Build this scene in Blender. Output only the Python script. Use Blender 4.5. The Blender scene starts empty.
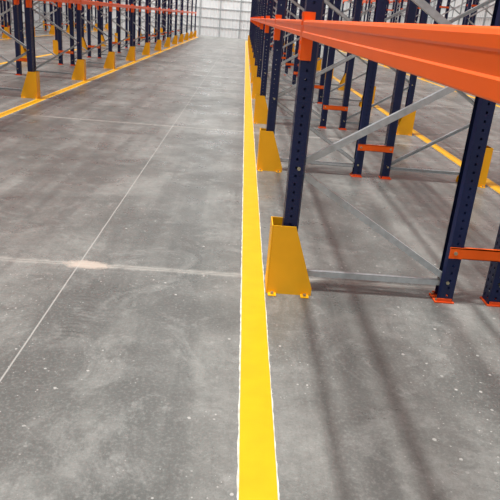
import bpy, bmesh, math, random
from mathutils import Vector, Matrix
random.seed(7)
scene = bpy.context.scene
try:
    scene.view_settings.view_transform = 'Standard'
except Exception:
    pass
H = 1.6

# ------------------------------------------------------------ materials
def new_mat(name):
    m = bpy.data.materials.new(name); m.use_nodes = True
    nt = m.node_tree
    return m, nt, nt.nodes['Principled BSDF']

def paint_mat(name, col, rough=0.4, var=0.12, scale=6, metallic=0.0, spec=0.5):
    m, nt, b = new_mat(name)
    tc = nt.nodes.new('ShaderNodeNewGeometry')
    n = nt.nodes.new('ShaderNodeTexNoise'); n.inputs['Scale'].default_value = scale
    n.inputs['Detail'].default_value = 6
    nt.links.new(tc.outputs['Position'], n.inputs['Vector'])
    r = nt.nodes.new('ShaderNodeValToRGB')
    r.color_ramp.elements[0].position = 0.3; r.color_ramp.elements[1].position = 0.7
    r.color_ramp.elements[0].color = (*[c*(1-var) for c in col], 1)
    r.color_ramp.elements[1].color = (*[min(1, c*(1+var)) for c in col], 1)
    nt.links.new(n.outputs['Fac'], r.inputs['Fac'])
    nt.links.new(r.outputs['Color'], b.inputs['Base Color'])
    b.inputs['Roughness'].default_value = rough
    b.inputs['Metallic'].default_value = metallic
    b.inputs['Specular IOR Level'].default_value = spec
    return m

M_blue = paint_mat('navy_paint', (0.008, 0.016, 0.072), 0.4, spec=0.35)
M_orange = paint_mat('orange_paint', (1.0, 0.135, 0.010), 0.36, 0.05, spec=0.25)
M_foot = paint_mat('orange_red_paint', (0.85, 0.10, 0.015), 0.5, spec=0.3)
M_galv = paint_mat('galvanised_steel', (0.50, 0.54, 0.56), 0.42, 0.12, 30, 0.35)
M_guard = paint_mat('guard_yellow_paint', (0.96, 0.48, 0.008), 0.36, 0.05, spec=0.4)
M_line = paint_mat('floor_line_yellow', (0.77, 0.395, 0.004), 0.40, 0.07, 7, spec=0.4)
M_white = paint_mat('line_primer_white', (0.58, 0.58, 0.50), 0.7, 0.3, 20)
M_bolt = paint_mat('zinc_bolt', (0.5, 0.45, 0.3), 0.35, 0.1, 40, 0.8)

def floor_mat():
    m, nt, b = new_mat('concrete_floor')
    L = nt.links; N = nt.nodes.new
    geo = N('ShaderNodeNewGeometry'); sep = N('ShaderNodeSeparateXYZ')
    L.new(geo.outputs['Position'], sep.inputs[0])
    def noise(scale, detail=8, rough=0.6, vec=None, dist=0.0):
        n = N('ShaderNodeTexNoise'); n.inputs['Scale'].default_value = scale
        n.inputs['Detail'].default_value = detail; n.inputs['Roughness'].default_value = rough
        n.inputs['Distortion'].default_value = dist
        L.new(vec or geo.outputs['Position'], n.inputs['Vector']); return n.outputs['Fac']
    def mapped(sx, sy, off=(0, 0, 0), rot=0):
        mp = N('ShaderNodeMapping'); mp.inputs['Scale'].default_value = (sx, sy, 1)
        mp.inputs['Location'].default_value = off; mp.inputs['Rotation'].default_value = (0, 0, rot)
        L.new(geo.outputs['Position'], mp.inputs[0]); return mp.outputs[0]
    def math_(op, a, bb=None, c=None, clamp=False):
        n = N('ShaderNodeMath'); n.operation = op; n.use_clamp = clamp
        for i, v in enumerate((a, bb, c)):
            if v is None: continue
            if isinstance(v, (int, float)): n.inputs[i].default_value = v
            else: L.new(v, n.inputs[i])
        return n.outputs[0]
    def ramp(f, p0, p1, c0=0, c1=1):
        n = N('ShaderNodeMapRange'); n.interpolation_type = 'SMOOTHSTEP'
        L.new(f, n.inputs[0]); n.inputs[1].default_value = p0; n.inputs[2].default_value = p1
        n.inputs[3].default_value = c0; n.inputs[4].default_value = c1
        return n.outputs[0]
    def mix(f, a, bb):
        n = N('ShaderNodeMix'); n.data_type = 'RGBA'
        if isinstance(f, (int, float)): n.inputs[0].default_value = f
        else: L.new(f, n.inputs[0])
        for s, v in ((6, a), (7, bb)):
            if isinstance(v, tuple): n.inputs[s].default_value = (*v, 1)
            else: L.new(v, n.inputs[s])
        return n.outputs[2]
    base = mix(ramp(noise(0.7, 9, 0.62), 0.37, 0.63), (0.110, 0.113, 0.106), (0.240, 0.244, 0.230))
    # power-float / tyre wear along the aisle
    base = mix(ramp(noise(1.0, 6, 0.6, mapped(2.6, 0.13)), 0.46, 0.60, 0, 0.62), base, (0.088, 0.090, 0.086))
    base = mix(ramp(noise(1.0, 8, 0.7, mapped(22.0, 1.3, (3, 7, 0))), 0.50, 0.72, 0, 0.38), base, (0.088, 0.09, 0.086))
    # stains
    base = mix(ramp(noise(2.1, 8, 0.7, mapped(1, 1, (11, 4, 2)), 0.8), 0.54, 0.66, 0, 0.52), base, (0.080, 0.081, 0.077))
    # curved trowel marks
    base = mix(ramp(noise(1.6, 10, 0.75, None, 1.6), 0.50, 0.62, 0, 0.36), base, (0.32, 0.324, 0.308))
    base = mix(ramp(noise(14, 8, 0.7), 0.38, 0.70, 0, 0.42), base, (0.098, 0.10, 0.094))
    base = mix(ramp(noise(60, 4, 0.7), 0.46, 0.70, 0, 0.28), base, (0.365, 0.368, 0.35))
    base = mix(ramp(noise(130, 2, 0.6), 0.48, 0.70, 0, 0.28), base, (0.07, 0.07, 0.066))
    base = mix(ramp(noise(4.5, 12, 0.8, None, 0.4), 0.55, 0.68, 0, 0.36), base, (0.39, 0.393, 0.375))
    # tyre tread print
    tx = math_('ABSOLUTE', math_('ADD', sep.outputs[0], math_('MULTIPLY_ADD', math_('MULTIPLY', math_('SUBTRACT', sep.outputs[1], 2.9), math_('SUBTRACT', sep.outputs[1], 2.9)), 0.25, 0.80)))
    ty = math_('ABSOLUTE', math_('SUBTRACT', sep.outputs[1], 2.9))
    bars = math_('SINE', math_('MULTIPLY_ADD', tx, 25.0, math_('MULTIPLY', sep.outputs[1], 150.0)))
    tf = math_('MULTIPLY', ramp(bars, 0.0, 0.5), math_('MULTIPLY', ramp(tx, 0.065, 0.08, 1, 0), ramp(ty, 0.25, 0.42, 1, 0)))
    tf = math_('MULTIPLY', tf, ramp(noise(7, 4), 0.4, 0.6, 0.05, 0.55))
    base = mix(tf, base, (0.07, 0.07, 0.066))
    # paint specks, clustered
    for scl, thr, siz, amt in ((26, 0.75, 0.24, 0.75), (60, 0.78, 0.28, 0.65)):
        vor = N('ShaderNodeTexVoronoi'); vor.inputs['Scale'].default_value = scl
        L.new(geo.outputs['Position'], vor.inputs['Vector'])
        sc = N('ShaderNodeSeparateColor'); L.new(vor.outputs['Color'], sc.inputs[0])
        rag = math_('ADD', vor.outputs['Distance'], math_('MULTIPLY', math_('SUBTRACT', noise(90, 4), 0.5), 0.25))
        sp = math_('LESS_THAN', rag, math_('MULTIPLY', sc.outputs[0], siz))
        sp = math_('MULTIPLY', sp, math_('GREATER_THAN', sc.outputs[1], thr))
        sp = math_('MULTIPLY', sp, ramp(noise(1.1, 3), 0.47, 0.55, 0.05, amt))
        base = mix(sp, base, (0.50, 0.495, 0.47))
    wob = math_('MULTIPLY', math_('SUBTRACT', noise(2.0, 4), 0.5), 0.02)
    # transverse construction joints
    for yj, w in ((3.66, 0.045), (9.06, 0.05), (14.5, 0.05), (20.0, 0.05), (25.5, 0.05), (31, .05), (-1.8, .05)):
        d = math_('ABSOLUTE', math_('SUBTRACT', math_('ADD', sep.outputs[1], wob), yj))
        rag = math_('MULTIPLY_ADD', noise(9, 8, 0.85), 0.14, d)
        f = ramp(rag, w+0.02, w+0.08, 0.65, 0)
        base = mix(f, base, (0.44, 0.43, 0.395))
        base = mix(ramp(d, 0.002, 0.007, 0.7, 0), base, (0.10, 0.10, 0.095))
    # longitudinal saw cuts
    for xj in (-0.985, 4.75, -6.7, 8.9):
        d = math_('ABSOLUTE', math_('SUBTRACT', math_('ADD', sep.outputs[0], math_('MULTIPLY', wob, 0.3)), xj))
        base = mix(ramp(d, 0.002, 0.006, 0.7, 0), base, (0.46, 0.455, 0.43))
    # chipped, patched joint crossing
    dx = math_('SUBTRACT', sep.outputs[0], -0.93); dy = math_('MULTIPLY', math_('SUBTRACT', sep.outputs[1], 3.66), 2.2)
    r = math_('SQRT', math_('ADD', math_('MULTIPLY', dx, dx), math_('MULTIPLY', dy, dy)))
    r = math_('MULTIPLY_ADD', noise(9, 8, 0.8), 0.30, r)
    base = mix(ramp(r, 0.24, 0.33, 0.75, 0), base, (0.54, 0.46, 0.39))
    L.new(base, b.inputs['Base Color'])
    L.new(ramp(noise(2.2, 8, 0.7), 0.3, 0.7, 0.24, 0.44), b.inputs['Roughness'])
    b.inputs['Specular IOR Level'].default_value = 0.7
    bump = N('ShaderNodeBump'); bump.inputs['Strength'].default_value = 0.12
    bump.inputs['Distance'].default_value = 0.008
    L.new(noise(30, 8, 0.7), bump.inputs['Height']); L.new(bump.outputs[0], b.inputs['Normal'])
    return m

M_floor = floor_mat()
M_wall = paint_mat('cladding_panels', (0.82, 0.84, 0.84), 0.5, 0.04, 1.2)
M_rail = paint_mat('wall_girt_grey', (0.40, 0.42, 0.43), 0.5)

# ------------------------------------------------------------ mesh helpers
class MB:
    def __init__(s, mats): s.bm = bmesh.new(); s.mats = mats
    def quad(s, a, b, c, d, mi=0):
        f = s.bm.faces.new([s.bm.verts.new(p) for p in (a, b, c, d)]); f.material_index = mi
    def box(s, x0, x1, y0, y1, z0, z1, mi=0):
        v = [s.bm.verts.new(p) for p in ((x0,y0,z0),(x1,y0,z0),(x1,y1,z0),(x0,y1,z0),(x0,y0,z1),(x1,y0,z1),(x1,y1,z1),(x0,y1,z1))]
        for idx in ((0,3,2,1),(4,5,6,7),(0,1,5,4),(1,2,6,5),(2,3,7,6),(3,0,4,7)):
            f = s.bm.faces.new([v[i] for i in idx]); f.material_index = mi
    def prism(s, poly, axis, a0, a1, mi=0):
        def P(p, a):
            if axis == 'y': return (p[0], a, p[1])
            if axis == 'z': return (p[0], p[1], a)
            return (a, p[0], p[1])
        A = [s.bm.verts.new(P(p, a0)) for p in poly]; B = [s.bm.verts.new(P(p, a1)) for p in poly]
        n = len(poly)
        fs = [s.bm.faces.new(A[::-1]), s.bm.faces.new(B)]
        for i in range(n):
            fs.append(s.bm.faces.new((A[i], A[(i+1) % n], B[(i+1) % n], B[i])))
        for f in fs: f.material_index = mi
    def cyl(s, c, r, h, axis='z', mi=0, n=6):
        pts = [(r*math.cos(2*math.pi*i/n), r*math.sin(2*math.pi*i/n)) for i in range(n)]
        if axis == 'z': s.prism([(c[0]+p[0], c[1]+p[1]) for p in pts], 'z', c[2], c[2]+h, mi)
        else: s.prism([(c[0]+p[0], c[2]+p[1]) for p in pts], 'y', c[1], c[1]+h, mi)
    def slotted(s, o, u, width, z0, z1, cols, pitch=0.05, sh=0.022, mi=0):
        """sheet wall from o along u, with punched columns of slots (real holes)"""
        o = Vector(o); u = Vector(u).normalized(); up = Vector((0, 0, 1))
        def q(a, b, za, zb):
            s.quad(o+u*a+up*za, o+u*b+up*za, o+u*b+up*zb, o+u*a+up*zb, mi)
        n = int((z1-z0)/pitch)
        for i in range(n):
            za = z0+i*pitch; zs = za+pitch-sh; ze = za+pitch
            q(0, width, za, zs)
            x = 0
            for c, hw in cols:
                q(x, c-hw, zs, ze); x = c+hw
            q(x, width, zs, ze)
    def brace(s, p0, p1, w, d, mi=0):
        p0 = Vector(p0); p1 = Vector(p1); t = (p1-p0).normalized()
        nrm = Vector((-t.z, 0, t.x)); y = Vector((0, 1, 0))
        th = 0.004
        def slab(n0, n1, y0, y1):
            v = [s.bm.verts.new(p + nrm*nn + y*yy) for p in (p0, p1) for nn, yy in ((n0,y0),(n1,y0),(n1,y1),(n0,y1))]
            for idx in ((0,1,2,3),(4,7,6,5),(0,4,5,1),(1,5,6,2),(2,6,7,3),(3,7,4,0)):
                f = s.bm.faces.new([v[i] for i in idx]); f.material_index = mi
        slab(-w/2, w/2, -d/2, -d/2+th)
        slab(-w/2, -w/2+th, -d/2, d/2)
        slab(w/2-th, w/2, -d/2, d/2)
    def done(s, name):
        bmesh.ops.recalc_face_normals(s.bm, faces=s.bm.faces)
        me = bpy.data.meshes.new(name); s.bm.to_mesh(me); s.bm.free()
        for m in s.mats: me.materials.append(m)
        return me

def add(name, me, loc=(0,0,0), parent=None, rot=0.0):
    o = bpy.data.objects.new(name, me); scene.collection.objects.link(o)
    o.location = loc; o.rotation_euler = (0, 0, rot)
    if parent: o.parent = parent
    return o

# ------------------------------------------------------------ rack parts
DEPTH = 1.128; PITCH = 3.25; RH = 7.0
LEVELS = (1.527, 3.2, 4.4, 5.6, 6.7)

def frame_mesh():
    b = MB([M_blue, M_galv, M_foot, M_bolt])
    for x, d in ((0, 1), (DEPTH, -1)):
        b.slotted((x, -0.052, 0.012), (0, 1, 0), 0.104, 0, RH, [(0.028, 0.006), (0.076, 0.006)], sh=0.022)
        for sy in (-0.052, 0.052):
            b.slotted((x, sy, 0.012), (d, 0, 0), 0.082, 0, RH, [(0.040, 0.0065)], sh=0.015)
            x2 = x+d*0.082
            y2 = sy*0.55
            b.quad((x2, sy, 0.012), (x2+d*0.012, y2, 0.012), (x2+d*0.012, y2, RH), (x2, sy, RH))
        xa, xb = sorted((x-d*0.01, x+d*0.115))
        b.box(xa, xb, -0.065, 0.065, 0.001, 0.009, 2)
        b.box(xa+0.015, xb-0.015, -0.058, -0.053, 0.009, 0.03, 2)
        b.box(xa+0.015, xb-0.015, 0.053, 0.058, 0.009, 0.03, 2)
        b.cyl((x+d*0.10, -0.045, 0.009), 0.010, 0.014, mi=3)
        b.cyl((x+d*0.10, 0.045, 0.009), 0.010, 0.014, mi=3)
    xf, xr = 0.055, DEPTH-0.055
    b.brace((xf, 0, 0.12), (xr, 0, 0.12), 0.036, 0.03, 1)
    z = 0.14; side = 1
    while z+0.66 < RH:
        z1 = z+0.66
        a = (xr, 0, z+0.01) if side == 1 else (xf, 0, z+0.01)
        c = (xf, 0, z1-0.02) if side == 1 else (xr, 0, z1-0.02)
        b.brace(a, c, 0.038, 0.032, 1)
        b.cyl((a[0], -0.062, z), 0.011, 0.124, 'y', 3)
        z = z1; side = -side
    b.brace((xf, 0, z+0.03), (xr, 0, z+0.03), 0.04, 0.03, 1)
    return b.done('upright_frame')

BH = 0.088
def beam_profile(x0, d, z0, bh=BH):
    pts = [(0.003, 0), (0.047, 0), (0.05, 0.003), (0.05, bh-.003), (0.047, bh), (0.009, bh), (0.003, bh-.003), (0, bh-.010),
           (0, bh-0.026), (0.0025, bh-0.030), (0.0025, 0.030), (0, 0.026), (0, 0.003)]
    return [(x0+d*p[0], z0+p[1]) for p in pts]

def beams_mesh(dz=0.0):
    b = MB([M_orange])
    for k, z in enumerate(LEVELS):
        z += dz
        for x, d in ((-0.008, 1), (DEPTH+0.008, -1)):
            b.prism(beam_profile(x, d, z, BH if k == 0 else 0.13), 'y', 0.056, PITCH-0.056)
            for ye, s in ((0.0, 1), (PITCH, -1)):
                y0, y1 = sorted((ye+s*0.008, ye+s*0.060))
                xa, xb = sorted((x-d*0.0, x+d*0.005))
                b.box(xa, xb, y0, y1, z-0.12, z+0.13)
                y0, y1 = sorted((ye+s*0.054, ye+s*0.059))
                xa, xb = sorted((x+d*0.0, x+d*0.062))
                b.box(xa, xb, y0, y1, z-0.12, z+0.13)
                for zz in (-0.09, -0.04, 0.06, 0.105):
                    xa, xb = sorted((x-d*0.004, x))
                    y0, y1 = sorted((ye+s*0.017, ye+s*0.035))
                    b.box(xa, xb, y0, y1, z+zz, z+zz+0.02)
    return b.done('beam_levels')

def guard_mesh():
    b = MB([M_guard, M_bolt])
    W = 0.088; T = 0.005; Hg = 0.45
    side = [(0, 0.0), (0.283, 0.0), (0.283, 0.05), (0.145, Hg), (0, Hg)]
    b.prism(side, 'y', -W, -W+T); b.prism(side, 'y', W-T, W)
    b.box(-0.001, T, -W+0.001, W-0.001, 0.0, Hg+0.001)
    for sy in (-1, 1):
        b.cyl((0.003, sy*(W-0.003), 0), 0.005, Hg, mi=0, n=8)
        for xa in (0.01, 0.215):
            y0, y1 = sorted((sy*W, sy*(W+0.045)))
            b.box(xa, xa+0.05, y0, y1, 0.001, 0.007)
            b.cyl((xa+0.025, sy*(W+0.025), 0.007), 0.011, 0.015, mi=1)
    return b.done('column_guard')

def spacer_mesh(gap):
    b = MB([M_orange, M_bolt])
    for z in (0.31, 2.6, 4.9):
        x0, x1 = -0.085, gap+0.085
        b.box(x0, x1, -0.066, -0.060, z, z+0.07)
        b.box(x0, x1, -0.066, -0.054, z+0.065, z+0.07)
        b.box(0, gap, -0.066, -0.035, z+0.065, z+0.07)
        b.box(0, gap, -0.066, -0.035, z, z+0.005)
        for x in (-0.05, gap+0.05):
            b.cyl((x, -0.076, z+0.037), 0.012, 0.01, 'y', 1)
    return b.done('row_spacer')

ME_frame = frame_mesh(); ME_beams = beams_mesh(); ME_beamsL = beams_mesh(0.07); ME_guard = guard_mesh()
GAP = 0.235; ME_sp = spacer_mesh(GAP)

def row(xface, d, y0, n0, n1, spacers=False, beams=None):
    beams = beams or ME_beams
    e = bpy.data.objects.new('pallet_rack', None); scene.collection.objects.link(e)
    e.location = (xface, y0+n0*PITCH, 0)
    rot = 0 if d == 1 else math.pi
    for i in range(n0, n1+1):
        yl = (i-n0)*PITCH
        add('upright_frame_%d' % (i-n0+1), ME_frame, (0, yl, 0), e, rot)
        if i < n1:
            add('beam_levels_%d' % (i-n0+1), beams, (0, yl + (0 if d == 1 else PITCH), 0), e, rot)
        if spacers:
            # bracket bridges the gap behind this row to the back-to-back neighbour
            sx = DEPTH if d == 1 else -DEPTH-GAP
            add('row_spacer_%d' % (i-n0+1), ME_sp, (sx, yl, 0), e, 0)
        add('column_guard', ME_guard, (xface - d*0.07, y0+i*PITCH, 0), None, rot)
    return e

XR = 0.318
YR = 3.50; YL = 10.8
row(XR, 1, YR, -2, 13, True)
row(XR+2*DEPTH+GAP, -1, YR, -2, 13)
X3 = XR+2*DEPTH+GAP+3.95
row(X3, 1, YR, -1, 13, True)
row(X3+2*DEPTH+GAP, -1, YR, -1, 13)
XL = -3.60
row(XL, -1, YL, -4, 11, True, ME_beamsL)
row(XL-2*DEPTH-GAP, 1, YL, -4, 11, False, ME_beamsL)
X5 = XL-2*DEPTH-GAP-3.95
row(X5, -1, YL, -2, 11, True, ME_beamsL)
row(X5-2*DEPTH-GAP, 1, YL, -2, 11, False, ME_beamsL)

# ------------------------------------------------------------ floor lines
def line_mesh(x0, x1, ya, yb):
    b = MB([M_line, M_white])
    def strip(xa, xb, z, amp, step, mi):
        n = int((yb-ya)/step); prev = None
        ofa = ofb = 0
        for i in range(n+1):
            y = ya+(yb-ya)*i/n
            ofa = ofa*0.6+random.uniform(-amp, amp); ofb = ofb*0.6+random.uniform(-amp, amp)
            cur = (b.bm.verts.new((xa+ofa, y, z)), b.bm.verts.new((xb+ofb, y, z)))
            if prev:
                f = b.bm.faces.new((prev[0], prev[1], cur[1], cur[0])); f.material_index = mi
            prev = cur
    strip(x0, x1, 0.0015, 0.0018, 0.02, 1)
    strip(x0+0.007, x1-0.005, 0.003, 0.0009, 0.06, 0)
    return b.done('floor_marking_line')
for xa, xb in ((0.088, 0.242), (2.94, 3.10), (-3.54, -3.385), (X3-0.23, X3-0.08), (X5+0.08, X5+0.23), (XL-2*DEPTH-GAP-0.23, XL-2*DEPTH-GAP-0.08)):
    add('floor_marking_line', line_mesh(xa, xb, -3.5, 47.2))

# ------------------------------------------------------------ room shell
YB = 51.5; XW0, XW1 = -16.5, 15.0
b = MB([M_floor]); b.quad((XW0, -6, 0), (XW1, -6, 0), (XW1, YB, 0), (XW0, YB, 0)); add('floor', b.done('floor'))
def wall(name, length, origin, rot):
    b = MB([M_wall, M_rail])
    hgt = 9.0; p = 0.30
    b.box(0, length, 0.03, 0.15, 0, hgt)
    n = int(length/p)
    for i in range(n):
        b.prism([(i*p+0.02, 0.03), (i*p+0.05, 0.0), (i*p+0.13, 0.0), (i*p+0.16, 0.03)], 'z', 0, hgt)
    for k in range(1, 13):
        b.box(0, length, -0.03, 0.0, k*0.7-0.04, k*0.7+0.02, 1)
    i = 0
    while i*1.6 < length:
        b.box(i*1.6, i*1.6+0.08, -0.06, 0.0, 0, hgt, 1); i += 1
    return add(name, b.done(name), origin, None, rot)
wall('wall_back', XW1-XW0, (XW0, YB, 0), 0)
wall('wall_left', YB+6, (XW0, -6, 0), math.pi/2)
wall('wall_right', YB+6, (XW1, YB, 0), -math.pi/2)

# ------------------------------------------------------------ light
w = bpy.data.worlds.new('World'); scene.world = w; w.use_nodes = True
bg = w.node_tree.nodes['Background']
bg.inputs[0].default_value = (0.98, 1.0, 0.99, 1); bg.inputs[1].default_value = 0.60
def sun(name, direction, strength, angle, col=(1, 0.99, 0.96)):
    l = bpy.data.lights.new(name, 'SUN'); l.energy = strength; l.angle = math.radians(angle); l.color = col
    o = bpy.data.objects.new(name, l); scene.collection.objects.link(o)
    o.rotation_euler = Vector(direction).to_track_quat('-Z', 'Y').to_euler()
    o.location = (0, 10, 12)
sun('skylight_sun', (0.095, 0.03, -1), 3.0, 2.4)
sun('skylight_sun_side', (0.31, 0.12, -1), 2.1, 2.4)
al = bpy.data.lights.new('back_wall_fill', 'AREA'); al.shape = 'RECTANGLE'; al.size = 14; al.size_y = 2; al.energy = 1000  # added fill light to brighten the back wall, stands for no real fixture
ao = bpy.data.objects.new('back_wall_fill', al); scene.collection.objects.link(ao)
ao.location = (-2, 47, 9.5); ao.rotation_euler = Vector((0, 0.55, -1)).to_track_quat('-Z', 'Y').to_euler()

# ------------------------------------------------------------ camera
yaw, tilt, roll = math.radians(2.1), math.radians(21.12), math.radians(4.8)
f = Vector((math.sin(yaw)*math.cos(tilt), math.cos(yaw)*math.cos(tilt), -math.sin(tilt)))
r0 = Vector((math.cos(yaw), -math.sin(yaw), 0)); u0 = r0.cross(f)
up = u0*math.cos(roll)-r0*math.sin(roll); rt = r0*math.cos(roll)+u0*math.sin(roll)
M = Matrix((rt, up, -f)).transposed().to_4x4(); M.translation = Vector((0, 0, H))
cd = bpy.data.cameras.new('camera'); cd.lens = 598/500*36; cd.sensor_width = 36; cd.clip_start = 0.05; cd.clip_end = 200
co = bpy.data.objects.new('camera', cd); scene.collection.objects.link(co); co.matrix_world = M
scene.camera = co
